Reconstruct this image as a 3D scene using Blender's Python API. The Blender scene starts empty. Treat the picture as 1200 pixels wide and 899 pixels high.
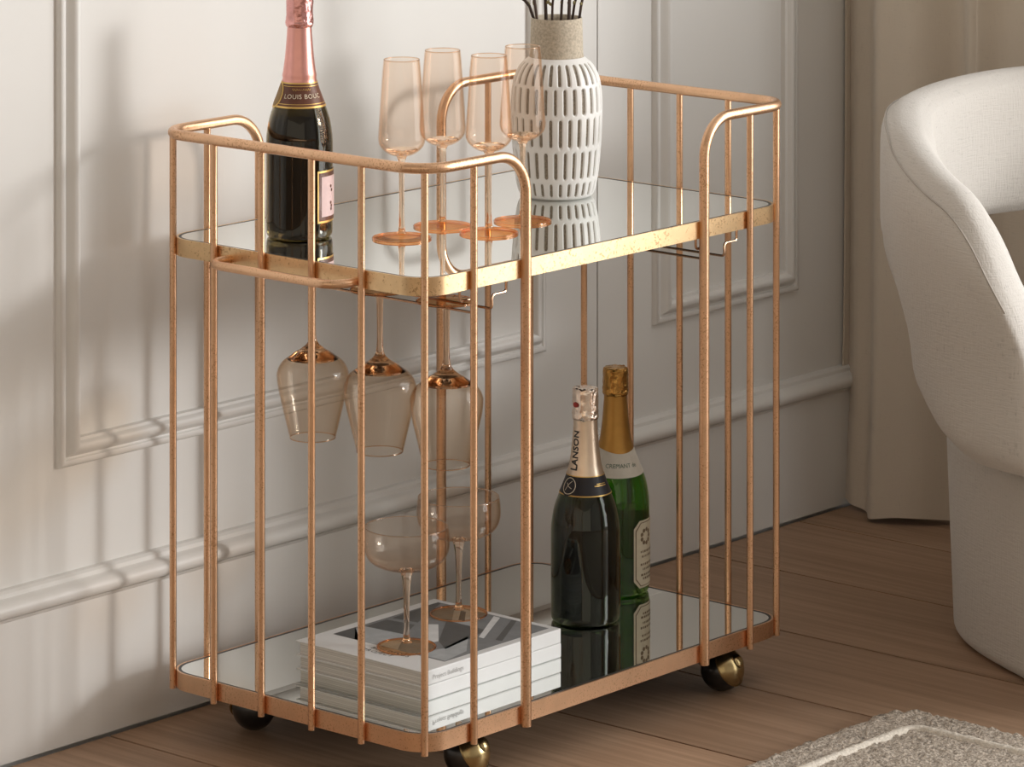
import bpy, bmesh, math, random
from math import sin, cos, pi, sqrt, radians
from mathutils import Vector, Matrix, noise

random.seed(7)
scene = bpy.context.scene
COL = scene.collection

# ------------------------------------------------------------------ camera
cam_d = bpy.data.cameras.new('camera')
cam = bpy.data.objects.new('camera', cam_d)
COL.objects.link(cam)
YAW = 0.7148
CAM = Vector((-3.6588, -3.826, 1.5704))
cam.location = CAM
cam.rotation_euler = (pi / 2, 0, YAW - pi / 2)
cam_d.sensor_fit = 'HORIZONTAL'
cam_d.sensor_width = 36.0
cam_d.lens = 36.0 * 4890.574 / 1200.0
cam_d.shift_x = 0.0
cam_d.shift_y = -(449.5 + 605.8) / 1200.0
cam_d.clip_start = 0.05
scene.camera = cam
FW = Vector((cos(YAW), sin(YAW), 0))
RT = Vector((sin(YAW), -cos(YAW), 0))

# ------------------------------------------------------------------ world, sun, exposure
world = bpy.data.worlds.new('world')
scene.world = world
world.use_nodes = True
bgn = world.node_tree.nodes['Background']
bgn.inputs[0].default_value = (1.0, 0.87, 0.70, 1)
bgn.inputs[1].default_value = 0.78

sun_d = bpy.data.lights.new('sun', 'SUN')
sun = bpy.data.objects.new('sun', sun_d)
COL.objects.link(sun)
sun_dir = Vector((-0.70, 1.0, -0.27)).normalized()
sun.rotation_euler = sun_dir.to_track_quat('-Z', 'Y').to_euler()
sun.location = (2.5, -4, 3)
sun_d.energy = 1.12
sun_d.color = (1.0, 0.985, 0.96)
sun_d.angle = radians(9.0)

# daylight entering by the tall window in the right-hand wall (outside the frame)
win_d = bpy.data.lights.new('window_daylight', 'AREA')
win = bpy.data.objects.new('window_daylight', win_d)
COL.objects.link(win)
win_d.shape = 'RECTANGLE'
win_d.size = 2.6
win_d.size_y = 2.3
win.location = (1.70, -2.28, 1.25)
win.rotation_euler = (pi / 2, 0, pi / 2)
win_d.energy = 66
win_d.color = (0.94, 0.975, 1.0)

vs = scene.view_settings
vs.view_transform = 'Standard'
vs.look = 'None'
vs.gamma = 1.0
vs.exposure = 0.0
vs.use_curve_mapping = False
try:
    scene.cycles.transparent_max_bounces = 40
    scene.cycles.max_bounces = 14
    scene.cycles.transmission_bounces = 14
    scene.cycles.glossy_bounces = 8
    scene.cycles.diffuse_bounces = 4
    scene.cycles.sample_clamp_indirect = 6.0
except Exception:
    pass

# ------------------------------------------------------------------ helpers
def link(o, parent=None):
    COL.objects.link(o)
    if parent is not None:
        o.parent = parent
    return o

def mesh_obj(name, verts, faces, mat=None, parent=None, smooth=True, auto=None):
    me = bpy.data.meshes.new(name)
    me.from_pydata([tuple(v) for v in verts], [], faces)
    me.update()
    bm = bmesh.new()
    bm.from_mesh(me)
    bmesh.ops.recalc_face_normals(bm, faces=bm.faces)
    for f in bm.faces:
        f.smooth = smooth
    if smooth and auto is not None:
        a = radians(auto)
        for e in bm.edges:
            if len(e.link_faces) == 2 and e.calc_face_angle(0) > a:
                e.smooth = False
    bm.to_mesh(me)
    bm.free()
    if mat is not None:
        me.materials.append(mat)
    o = bpy.data.objects.new(name, me)
    return link(o, parent)

def empty(name, loc=(0, 0, 0), rz=0.0):
    o = bpy.data.objects.new(name, None)
    o.location = loc
    o.rotation_euler = (0, 0, rz)
    o.empty_display_size = 0.05
    return link(o)

def tag(o, label=None, cat=None, group=None, kind=None):
    if label: o['label'] = label
    if cat: o['category'] = cat
    if group: o['group'] = group
    if kind: o['kind'] = kind
    return o

def copy_tree(o, parent=None):
    c = o.copy()
    COL.objects.link(c)
    c.parent = parent
    for ch in list(o.children):
        copy_tree(ch, c)
    return c

def merge(*parts):
    V, F = [], []
    for v, f in parts:
        n = len(V)
        V += list(v)
        F += [tuple(i + n for i in q) for q in f]
    return V, F

def box(x0, x1, y0, y1, z0, z1):
    v = [(x0, y0, z0), (x1, y0, z0), (x1, y1, z0), (x0, y1, z0), (x0, y0, z1), (x1, y0, z1), (x1, y1, z1), (x0, y1, z1)]
    f = [(0, 3, 2, 1), (4, 5, 6, 7), (0, 1, 5, 4), (1, 2, 6, 5), (2, 3, 7, 6), (3, 0, 4, 7)]
    return v, f

def bevel_obj(o, w, seg=2):
    me = o.data
    bm = bmesh.new()
    bm.from_mesh(me)
    bmesh.ops.bevel(bm, geom=list(bm.edges), offset=w, segments=seg, affect='EDGES', profile=0.5)
    for f in bm.faces:
        f.smooth = True
    for e in bm.edges:
        if len(e.link_faces) == 2 and e.calc_face_angle(0) > radians(35):
            e.smooth = False
    bm.to_mesh(me)
    bm.free()

def lathe(prof, seg=48, closed=False):
    """prof: list of (r, z); open ends with r=0 collapse to a pole."""
    V, F, rings = [], [], []
    for r, z in prof:
        if r < 1e-6:
            rings.append([len(V)])
            V.append((0, 0, z))
        else:
            rings.append(list(range(len(V), len(V) + seg)))
            V += [(r * cos(2 * pi * i / seg), r * sin(2 * pi * i / seg), z) for i in range(seg)]
    pairs = list(zip(rings[:-1], rings[1:]))
    if closed:
        pairs.append((rings[-1], rings[0]))
    for a, b in pairs:
        for i in range(seg):
            j = (i + 1) % seg
            if len(a) == 1 and len(b) == 1:
                continue
            if len(a) == 1:
                F.append((a[0], b[i], b[j]))
            elif len(b) == 1:
                F.append((a[i], a[j], b[0]))
            else:
                F.append((a[i], a[j], b[j], b[i]))
    return V, F

def crom(pts, n=6):
    """Catmull-Rom refine of a list of tuples."""
    P = [Vector(p) for p in pts]
    out = []
    for i in range(len(P) - 1):
        p0 = P[max(i - 1, 0)]; p1 = P[i]; p2 = P[i + 1]; p3 = P[min(i + 2, len(P) - 1)]
        for k in range(n):
            t = k / n
            out.append(0.5 * ((2 * p1) + (p2 - p0) * t + (2 * p0 - 5 * p1 + 4 * p2 - p3) * t * t + (3 * p1 - p0 - 3 * p2 + p3) * t ** 3))
    out.append(P[-1])
    return out

def tube(path, r, seg=12, closed=False, cap=True):
    P = [Vector(p) for p in path]
    n = len(P)
    rad = r if isinstance(r, (list, tuple)) else [r] * n
    T = []
    for i in range(n):
        a = P[(i - 1) % n] if (closed or i > 0) else P[i]
        b = P[(i + 1) % n] if (closed or i < n - 1) else P[i]
        T.append((b - a).normalized())
    u = T[0].orthogonal().normalized()
    V, F = [], []
    for i in range(n):
        u = (u - T[i] * u.dot(T[i])).normalized()
        w = T[i].cross(u)
        for k in range(seg):
            a = 2 * pi * k / seg
            V.append(P[i] + (u * cos(a) + w * sin(a)) * rad[i])
    for i in range(n if closed else n - 1):
        j = (i + 1) % n
        for k in range(seg):
            l = (k + 1) % seg
            F.append((i * seg + k, i * seg + l, j * seg + l, j * seg + k))
    if cap and not closed:
        F.append(tuple(range(seg)))
        F.append(tuple((n - 1) * seg + k for k in range(seg)))
    return V, F

def fillet(pts, rad, n=8):
    """Polyline with its inner corners rounded to the given radius."""
    P = [Vector(p) for p in pts]
    R = rad if isinstance(rad, (list, tuple)) else [rad] * len(P)
    out = [P[0]]
    for i in range(1, len(P) - 1):
        a = (P[i - 1] - P[i]).normalized(); b = (P[i + 1] - P[i]).normalized()
        ang = a.angle(b)
        t = R[i] / math.tan(ang / 2)
        s = P[i] + a * t; e = P[i] + b * t
        c = P[i] + (a + b).normalized() * (R[i] / sin(ang / 2))
        for k in range(n + 1):
            q = k / n
            d1 = s - c; d2 = e - c
            w = d1.angle(d2)
            out.append(c + (d1 * sin((1 - q) * w) + d2 * sin(q * w)) / sin(w))
    out.append(P[-1])
    return out

def rrect(x0, x1, y0, y1, r, n=10):
    pts = []
    for cx_, cy_, a0 in ((x1 - r, y0 + r, -pi / 2), (x1 - r, y1 - r, 0), (x0 + r, y1 - r, pi / 2), (x0 + r, y0 + r, pi)):
        for k in range(n + 1):
            a = a0 + (pi / 2) * k / n
            pts.append((cx_ + r * cos(a), cy_ + r * sin(a)))
    return pts

def prism(pts2, z0, z1):
    n = len(pts2)
    V = [(x, y, z0) for x, y in pts2] + [(x, y, z1) for x, y in pts2]
    F = [tuple(range(n))[::-1], tuple(range(n, 2 * n))]
    F += [(i, (i + 1) % n, n + (i + 1) % n, n + i) for i in range(n)]
    return V, F

def ring_prism(outer, inner, z0, z1):
    n = len(outer)
    V = [(x, y, z0) for x, y in outer] + [(x, y, z1) for x, y in outer] + [(x, y, z0) for x, y in inner] + [(x, y, z1) for x, y in inner]
    F = []
    for i in range(n):
        j = (i + 1) % n
        F += [(i, j, n + j, n + i), (2 * n + j, 2 * n + i, 3 * n + i, 3 * n + j), (n + i, n + j, 3 * n + j, 3 * n + i), (j, i, 2 * n + i, 2 * n + j)]
    return V, F

# ------------------------------------------------------------------ materials
def new_mat(name):
    m = bpy.data.materials.new(name)
    m.use_nodes = True
    nt = m.node_tree
    return m, nt, nt.nodes['Principled BSDF']

def node(nt, t, **kw):
    n = nt.nodes.new(t)
    for k, v in kw.items():
        setattr(n, k, v)
    return n

def coords(nt, scale=(1, 1, 1), kind='Object'):
    tc = node(nt, 'ShaderNodeTexCoord')
    mp = node(nt, 'ShaderNodeMapping')
    mp.inputs['Scale'].default_value = scale
    nt.links.new(tc.outputs[kind], mp.inputs[0])
    return mp.outputs[0]

def noise_n(nt, vec, scale, detail=3, rough=0.5):
    n = node(nt, 'ShaderNodeTexNoise')
    n.inputs['Scale'].default_value = scale
    n.inputs['Detail'].default_value = detail
    n.inputs['Roughness'].default_value = rough
    nt.links.new(vec, n.inputs['Vector'])
    return n.outputs['Fac']

def ramp(nt, fac, stops):
    r = node(nt, 'ShaderNodeValToRGB')
    els = r.color_ramp.elements
    while len(els) < len(stops):
        els.new(0.5)
    for e, (p, c) in zip(els, stops):
        e.position = p
        e.color = tuple(c) + (1,) if len(c) == 3 else c
    nt.links.new(fac, r.inputs[0])
    return r.outputs[0]

def bump(nt, bs, h, strength=0.3, dist=0.002):
    b = node(nt, 'ShaderNodeBump')
    b.inputs['Strength'].default_value = strength
    b.inputs['Distance'].default_value = dist
    nt.links.new(h, b.inputs['Height'])
    nt.links.new(b.outputs[0], bs.inputs['Normal'])

def plain(name, col, rough=0.5, metal=0.0, nscale=None, var=0.08, bstr=0.0, spec=None, coat=0.0, bdist=0.001):
    m, nt, bs = new_mat(name)
    bs.inputs['Roughness'].default_value = rough
    bs.inputs['Metallic'].default_value = metal
    if spec is not None:
        bs.inputs['Specular IOR Level'].default_value = spec
    bs.inputs['Coat Weight'].default_value = coat
    f = noise_n(nt, coords(nt), nscale or 40, 4)
    a = tuple(max(0, c * (1 - var)) for c in col); b = tuple(min(1, c * (1 + var)) for c in col)
    nt.links.new(ramp(nt, f, [(0.3, a), (0.7, b)]), bs.inputs['Base Color'])
    if bstr:
        bump(nt, bs, f, bstr, bdist)
    return m

def metal_leaf(name, col, dark, speck=0.62, rough=0.33, sscale=330, amount=0.8):
    m, nt, bs = new_mat(name)
    bs.inputs['Metallic'].default_value = 1.0
    v = coords(nt)
    f1 = noise_n(nt, v, 28, 4, 0.6)
    base = ramp(nt, f1, [(0.25, tuple(c * 0.86 for c in col)), (0.55, col), (0.8, tuple(min(1, c * 1.06) for c in col))])
    f2 = noise_n(nt, v, sscale, 3, 0.65)
    f3 = noise_n(nt, v, 14, 2, 0.5)
    ma = node(nt, 'ShaderNodeMath', operation='MULTIPLY_ADD')
    ma.inputs[1].default_value = 0.35
    nt.links.new(f3, ma.inputs[0]); nt.links.new(f2, ma.inputs[2])
    mask = ramp(nt, ma.outputs[0], [(speck + 0.13, (0, 0, 0)), (speck + 0.2, (amount,) * 3)])
    mix = node(nt, 'ShaderNodeMix', data_type='RGBA')
    nt.links.new(mask, mix.inputs['Factor'])
    nt.links.new(base, mix.inputs['A'])
    mix.inputs['B'].default_value = tuple(dark) + (1,)
    nt.links.new(mix.outputs['Result'], bs.inputs['Base Color'])
    rr = node(nt, 'ShaderNodeMapRange')
    rr.inputs['To Min'].default_value = rough - 0.08
    rr.inputs['To Max'].default_value = rough + 0.15
    nt.links.new(f2, rr.inputs['Value'])
    nt.links.new(rr.outputs[0], bs.inputs['Roughness'])
    bump(nt, bs, f2, 0.15, 0.0006)
    return m

def thin_glass(name, tint, refl=0.7, wallk=1.03):
    """thin tinted glass wall: Fresnel reflection, absorption by path length through the wall"""
    m = bpy.data.materials.new(name)
    m.use_nodes = True
    nt = m.node_tree
    nt.nodes.clear()
    out = node(nt, 'ShaderNodeOutputMaterial')
    lw = node(nt, 'ShaderNodeLayerWeight')
    lw.inputs['Blend'].default_value = 0.5
    # path length inside the wall: 1 / sqrt(1 - sin^2 / n^2), with sin^2 = 1 - cos^2
    co = node(nt, 'ShaderNodeMath', operation='SUBTRACT'); co.inputs[0].default_value = 1.0
    nt.links.new(lw.outputs['Facing'], co.inputs[1])
    c2 = node(nt, 'ShaderNodeMath', operation='MULTIPLY')
    nt.links.new(co.outputs[0], c2.inputs[0]); nt.links.new(co.outputs[0], c2.inputs[1])
    k2 = node(nt, 'ShaderNodeMath', operation='MULTIPLY_ADD')
    k2.inputs[1].default_value = 1 / wallk; k2.inputs[2].default_value = 1 - 1 / wallk
    nt.links.new(c2.outputs[0], k2.inputs[0])
    sq = node(nt, 'ShaderNodeMath', operation='SQRT')
    nt.links.new(k2.outputs[0], sq.inputs[0])
    dv = node(nt, 'ShaderNodeMath', operation='DIVIDE'); dv.inputs[0].default_value = 1.0
    nt.links.new(sq.outputs[0], dv.inputs[1])
    cb = node(nt, 'ShaderNodeCombineColor')
    for i in range(3):
        pw = node(nt, 'ShaderNodeMath', operation='POWER'); pw.inputs[0].default_value = tint[i]
        nt.links.new(dv.outputs[0], pw.inputs[1])
        nt.links.new(pw.outputs[0], cb.inputs[i])
    tr = node(nt, 'ShaderNodeBsdfTransparent')
    nt.links.new(cb.outputs[0], tr.inputs[0])
    gl = node(nt, 'ShaderNodeBsdfGlossy')
    gl.inputs['Roughness'].default_value = 0.02
    p5 = node(nt, 'ShaderNodeMath', operation='POWER'); p5.inputs[1].default_value = 5.0
    nt.links.new(lw.outputs['Facing'], p5.inputs[0])
    fm = node(nt, 'ShaderNodeMath', operation='MULTIPLY_ADD'); fm.inputs[1].default_value = refl; fm.inputs[2].default_value = 0.025
    nt.links.new(p5.outputs[0], fm.inputs[0])
    mix = node(nt, 'ShaderNodeMixShader')
    nt.links.new(fm.outputs[0], mix.inputs[0])
    nt.links.new(tr.outputs[0], mix.inputs[1])
    nt.links.new(gl.outputs[0], mix.inputs[2])
    nt.links.new(mix.outputs[0], out.inputs[0])
    return m

def solid_glass(name, col, rough=0.0, ior=1.48):
    m, nt, bs = new_mat(name)
    bs.inputs['Base Color'].default_value = tuple(col) + (1,)
    bs.inputs['Transmission Weight'].default_value = 1.0
    bs.inputs['Roughness'].default_value = rough
    bs.inputs['IOR'].default_value = ior
    return m

def fabric(name, col, scale=700, bs_=0.35, var=0.12):
    m, nt, bs = new_mat(name)
    bs.inputs['Roughness'].default_value = 0.78
    bs.inputs['Specular IOR Level'].default_value = 0.15
    bs.inputs['Sheen Weight'].default_value = 0.25
    bs.inputs['Sheen Roughness'].default_value = 0.6
    v1 = coords(nt, (1, 1, 0.12)); v2 = coords(nt, (0.12, 0.12, 1))
    f1 = noise_n(nt, v1, scale, 2); f2 = noise_n(nt, v2, scale, 2)
    ad = node(nt, 'ShaderNodeMath', operation='ADD')
    nt.links.new(f1, ad.inputs[0]); nt.links.new(f2, ad.inputs[1])
    f3 = noise_n(nt, coords(nt), 9, 3)
    a2 = node(nt, 'ShaderNodeMath', operation='MULTIPLY_ADD'); a2.inputs[1].default_value = 0.35
    nt.links.new(f3, a2.inputs[0]); nt.links.new(ad.outputs[0], a2.inputs[2])
    nt.links.new(ramp(nt, a2.outputs[0], [(0.75, tuple(c * (1 - var) for c in col)), (1.0, tuple(min(1, c * (1 + var)) for c in col))]), bs.inputs['Base Color'])
    bump(nt, bs, ad.outputs[0], bs_, 0.0012)
    return m

def wood_mat():
    m, nt, bs = new_mat('oiled_wood')
    bs.inputs['Roughness'].default_value = 0.48
    bs.inputs['Specular IOR Level'].default_value = 0.35
    oi = node(nt, 'ShaderNodeObjectInfo')
    tc = node(nt, 'ShaderNodeTexCoord')
    off = node(nt, 'ShaderNodeVectorMath', operation='MULTIPLY_ADD')
    comb = node(nt, 'ShaderNodeCombineXYZ')
    for i in range(3):
        nt.links.new(oi.outputs['Random'], comb.inputs[i])
    off.inputs[1].default_value = (37, 53, 11)
    nt.links.new(comb.outputs[0], off.inputs[0])
    nt.links.new(tc.outputs['Object'], off.inputs[2])
    mp = node(nt, 'ShaderNodeMapping'); mp.inputs['Scale'].default_value = (14, 1.4, 1)
    nt.links.new(off.outputs[0], mp.inputs[0])
    f = noise_n(nt, mp.outputs[0], 1.6, 5, 0.6)
    mp2 = node(nt, 'ShaderNodeMapping'); mp2.inputs['Scale'].default_value = (120, 5, 1)
    nt.links.new(off.outputs[0], mp2.inputs[0])
    g = noise_n(nt, mp2.outputs[0], 2.0, 3, 0.6)
    c1 = ramp(nt, f, [(0.25, (0.285, 0.178, 0.112)), (0.5, (0.375, 0.240, 0.155)), (0.75, (0.46, 0.30, 0.200))])
    c2 = ramp(nt, g, [(0.35, (0.86, 0.86, 0.86)), (0.6, (1, 1, 1))])
    mu = node(nt, 'ShaderNodeMix', data_type='RGBA', blend_type='MULTIPLY'); mu.inputs['Factor'].default_value = 0.8
    nt.links.new(c1, mu.inputs['A']); nt.links.new(c2, mu.inputs['B'])
    hs = node(nt, 'ShaderNodeHueSaturation')
    mr = node(nt, 'ShaderNodeMapRange'); mr.inputs['To Min'].default_value = 0.86; mr.inputs['To Max'].default_value = 1.14
    nt.links.new(oi.outputs['Random'], mr.inputs['Value']); nt.links.new(mr.outputs[0], hs.inputs['Value'])
    nt.links.new(mu.outputs['Result'], hs.inputs['Color'])
    nt.links.new(hs.outputs[0], bs.inputs['Base Color'])
    bump(nt, bs, g, 0.12, 0.0006)
    return m

M = {}
M['wall'] = plain('wall_paint', (0.765, 0.752, 0.73), 0.55, nscale=3, var=0.015, spec=0.3)
M['trim'] = plain('trim_paint', (0.765, 0.752, 0.73), 0.42, nscale=4, var=0.015, spec=0.4)
M['gap'] = plain('dark_gap', (0.05, 0.035, 0.025), 0.9)
M['wood'] = wood_mat()
M['copper'] = metal_leaf('copper_leaf', (0.79, 0.50, 0.31), (0.38, 0.18, 0.08), 0.625, 0.30, 420, 0.6)
M['gold'] = metal_leaf('gold_leaf', (0.80, 0.565, 0.32), (0.32, 0.16, 0.07), 0.62, 0.30, 260, 0.65)
M['wire'] = plain('rack_wire', (0.62, 0.42, 0.29), 0.25, 1.0)
M['mirror'] = plain('mirror_glass', (0.83, 0.85, 0.83), 0.0, 1.0, nscale=2, var=0.003)
M['mirror_edge'] = plain('mirror_edge', (0.03, 0.03, 0.03), 0.4)
M['ball'] = plain('black_rubber_ball', (0.012, 0.011, 0.011), 0.28, coat=0.3)
M['brass'] = plain('aged_brass', (0.42, 0.32, 0.16), 0.24, 1.0, nscale=60, var=0.2)
M['peach_thin'] = thin_glass('peach_glass_wall', (1.0, 0.966, 0.935))
M['coupe_thin'] = thin_glass('pale_peach_glass_wall', (0.997, 0.968, 0.940))
M['wine_thin'] = thin_glass('amber_glass_wall', (0.985, 0.955, 0.920))
M['foot_thin'] = thin_glass('peach_glass_foot', (1.0, 0.925, 0.835), refl=0.35)
M['peach_solid'] = solid_glass('peach_glass_solid', (1.0, 0.80, 0.62))
M['coupe_solid'] = solid_glass('pale_peach_solid', (0.99, 0.82, 0.68))
M['wine_solid'] = solid_glass('amber_glass_solid', (0.97, 0.72, 0.52))
M['edge'] = solid_glass('peach_glass_edge', (1.0, 0.66, 0.42))
M['chair'] = fabric('cream_boucle', (0.53, 0.50, 0.465), 430, 0.7, 0.12)
M['seam'] = plain('seam_thread', (0.44, 0.40, 0.36), 0.9)
M['curtain'] = fabric('linen_curtain', (0.62, 0.545, 0.455), 520, 0.2, 0.06)
M['rug'] = plain('wool_rug', (0.47, 0.405, 0.34), 0.98, nscale=230, var=0.5, bstr=1.0, spec=0.05, bdist=0.004)
M['rug_line'] = plain('wool_rug_stripe', (0.68, 0.62, 0.54), 0.98, nscale=260, var=0.15, bstr=0.6, spec=0.05, bdist=0.003)
M['paper'] = plain('page_edges', (0.66, 0.63, 0.58), 0.9, var=0.05)
M['cover'] = plain('white_book_cover', (0.70, 0.70, 0.70), 0.45, var=0.02)
M['ink'] = plain('dark_ink', (0.05, 0.05, 0.05), 0.6)
M['ink_grey'] = plain('grey_ink', (0.45, 0.44, 0.44), 0.6)

def stripes_mat(name, a, b, sc):
    m, nt, bs = new_mat(name)
    bs.inputs['Roughness'].default_value = 0.9
    f = noise_n(nt, coords(nt, (0.6, 0.6, sc)), 1.0, 2)
    nt.links.new(ramp(nt, f, [(0.38, a), (0.6, b)]), bs.inputs['Base Color'])
    return m
M['pages'] = stripes_mat('layered_pages', (0.42, 0.40, 0.38), (0.72, 0.70, 0.66), 900)

# ------------------------------------------------------------------ the room
FLOOR_Y0 = -5.2
XL = -5.0
XR = 1.64

wall = tag(mesh_obj('wall_back', *merge(box(XL, 0.9345, 0.0, 0.10, -0.05, 2.7), box(0.9375, XR + 0.12, 0.0, 0.10, -0.05, 2.7), box(0.92, 0.95, 0.012, 0.09, -0.05, 2.7)), M['wall'], smooth=False), kind='structure')

# right-hand wall with the tall window opening that the daylight comes through
W0, W1 = -3.6, -0.95
wr = merge(box(XR, XR + 0.12, W1, 0.0, 0, 2.7), box(XR, XR + 0.12, FLOOR_Y0, W0, 0, 2.7), box(XR, XR + 0.12, W0, W1, 2.45, 2.7), box(XR, XR + 0.12, W0, W1, 0, 0.06))
tag(mesh_obj('wall_right', *wr, M['wall'], smooth=False), kind='structure')

tag(mesh_obj('added_wall_front', *box(-2.6, XR + 0.12, FLOOR_Y0 - 0.1, FLOOR_Y0, 0, 2.7), M['wall'], smooth=False), kind='structure')  # unseen partial wall, added to hold back ambient light on the right
tag(mesh_obj('added_ceiling', *box(XL, XR + 0.12, FLOOR_Y0, 0.1, 2.7, 2.78), M['wall'], smooth=False), kind='structure')  # unseen, added so ambient light enters only from the open sides

# floor: sub-floor plus one board per object
floor = tag(mesh_obj('floor', *box(XL, XR + 0.12, FLOOR_Y0, 0.0, -0.05, -0.010), M['gap'], smooth=False), kind='structure')
joints = [-0.0395, 0.184, 0.4075, 0.6525, 0.8965, 1.146, 1.392, 1.62]
x = joints[0]
left = []
k = 0
while x > XL:
    x -= (0.245, 0.224, 0.25, 0.236)[k % 4]
    left.append(x); k += 1
joints = sorted(left) + joints
bv, bf = box(-0.5, 0.5, FLOOR_Y0, -0.0165, -0.010, 0.0)
plank_me = None
for a, b in zip(joints[:-1], joints[1:]):
    w = b - a - 0.0042
    if plank_me is None:
        p = mesh_obj('floor_board', bv, bf, M['wood'], floor, smooth=False)
        plank_me = p.data
    else:
        p = link(bpy.data.objects.new('floor_board', plank_me), floor)
    p.location = ((a + b) / 2, 0, 0)
    p.scale = (w, 1, 1)

# skirting board with its rounded cap moulding
def extrude_x(prof, x0, x1):
    n = len(prof)
    V = [(x0, y, z) for y, z in prof] + [(x1, y, z) for y, z in prof]
    F = [tuple(range(n)), tuple(range(2 * n - 1, n - 1, -1))] + [(i, (i + 1) % n, n + (i + 1) % n, n + i) for i in range(n)]
    return V, F
sk = [(0.0, 0.0035), (-0.013, 0.0035), (-0.013, 0.176), (-0.015, 0.178), (-0.017, 0.181)]
for k in range(9):
    a = -pi / 2 + pi * k / 8
    sk.append((-0.013 - 0.013 * cos(a), 0.1925 + 0.0115 * sin(a)))
sk += [(-0.011, 0.2055), (-0.0105, 0.2105), (-0.007, 0.2135), (0.0, 0.2145)]
tag(mesh_obj('baseboard_back', *extrude_x(sk, XL, XR - 0.001), M['trim'], smooth=True, auto=28), kind='structure')

# picture-frame panel mouldings (mitred)
MP = [(0.0, 0.0), (0.0008, 0.006), (0.003, 0.0085), (0.006, 0.0095), (0.009, 0.0085), (0.0105, 0.006), (0.0125, 0.0055), (0.015, 0.0085),
      (0.018, 0.0135), (0.022, 0.0165), (0.026, 0.0165), (0.029, 0.0140), (0.0305, 0.0095), (0.032, 0.0085), (0.0345, 0.0075), (0.0355, 0.0)]
def panel(name, x0, x1, z0, z1, mat):
    V, F = [], []
    n = len(MP)
    for cxs, czs in ((0, 0), (1, 0), (1, 1), (0, 1)):
        for d, h in MP:
            V.append(((x0 + d) if cxs == 0 else (x1 - d), -h, (z0 + d) if czs == 0 else (z1 - d)))
    for c in range(4):
        e = (c + 1) % 4
        for i in range(n - 1):
            F.append((c * n + i, c * n + i + 1, e * n + i + 1, e * n + i))
    return mesh_obj(name, V, F, mat, smooth=True, auto=40)
tag(panel('trim_1', -0.1155, 0.8165, 0.3455, 2.25, M['trim']), kind='structure')
tag(panel('trim_2', 1.060, 1.405, 0.3455, 2.25, M['trim']), kind='structure')
tag(panel('trim_3', -1.32, -0.365, 0.3455, 2.25, M['trim']), kind='structure')
tag(panel('trim_4', -2.53, -1.57, 0.3455, 2.25, M['trim']), kind='structure')

# ------------------------------------------------------------------ curtain
def curtain():
    nz, nu = 44, 300
    y0, y1 = -0.012, -0.50
    V, F = [], []
    def sheet(off):
        base = len(V)
        for j in range(nz + 1):
            t = j / nz
            z = 0.010 + 2.5 * (t ** 1.6)
            for i in range(nu + 1):
                u = i / nu
                ph = (u * 3.2 + 0.1 * sin(u * 9 + 0.6)) * 2 * pi
                amp = 0.030 + 0.010 * sin(u * 17) + 0.006 * sin(z * 2 + u * 5)
                fold = sin(ph + 0.55 * sin(ph)) + 0.22 * sin(2.6 * ph + z * 0.9)
                flare = 0.5 * max(0.0, 0.35 - z) ** 2 * (1 - u * 0.6)
                y = y0 + (y1 - y0) * u + 0.012 * sin(ph * 0.5 + 0.7) * (1 - u) + 0.010 * cos(ph) + 0.004 * sin(z * 3.1 + u * 11)
                y = min(y, -0.006 + off)
                x = 1.497 + amp * fold * (0.92 + 0.12 * sin(z * 1.7)) - flare * 0.25
                x = min(x, XR - 0.008) + off
                V.append((x, y, z + 0.004 * sin(ph * 1.3) * (1 - t)))
        for j in range(nz):
            for i in range(nu):
                a = base + j * (nu + 1) + i
                F.append((a, a + 1, a + nu + 2, a + nu + 1))
        return base
    a = sheet(0.0)
    b = sheet(0.0022)
    for i in range(nu):
        F.append((a + i, b + i, b + i + 1, a + i + 1))
    for j in range(nz):
        for e in (0, nu):
            p = j * (nu + 1) + e; q = p + nu + 1
            F.append((a + p, a + q, b + q, b + p))
    o = mesh_obj('curtain', V, F, M['curtain'])
    tag(o, 'beige linen curtain hanging in folds to the floor in the corner', 'curtain')
    # hem band, a second layer of cloth along the foot
    HV, HF = [], []
    rows = (0, 2, 4, 6, 7)
    for j in rows:
        for i in range(nu + 1):
            v = V[a + j * (nu + 1) + i]
            HV.append((v[0] - 0.0016, v[1], v[2] - 0.002))
    for j in range(len(rows) - 1):
        for i in range(nu):
            p = j * (nu + 1) + i
            HF.append((p, p + 1, p + nu + 2, p + nu + 1))
    mesh_obj('hem', HV, HF, M['curtain'], o)
curtain()

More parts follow.
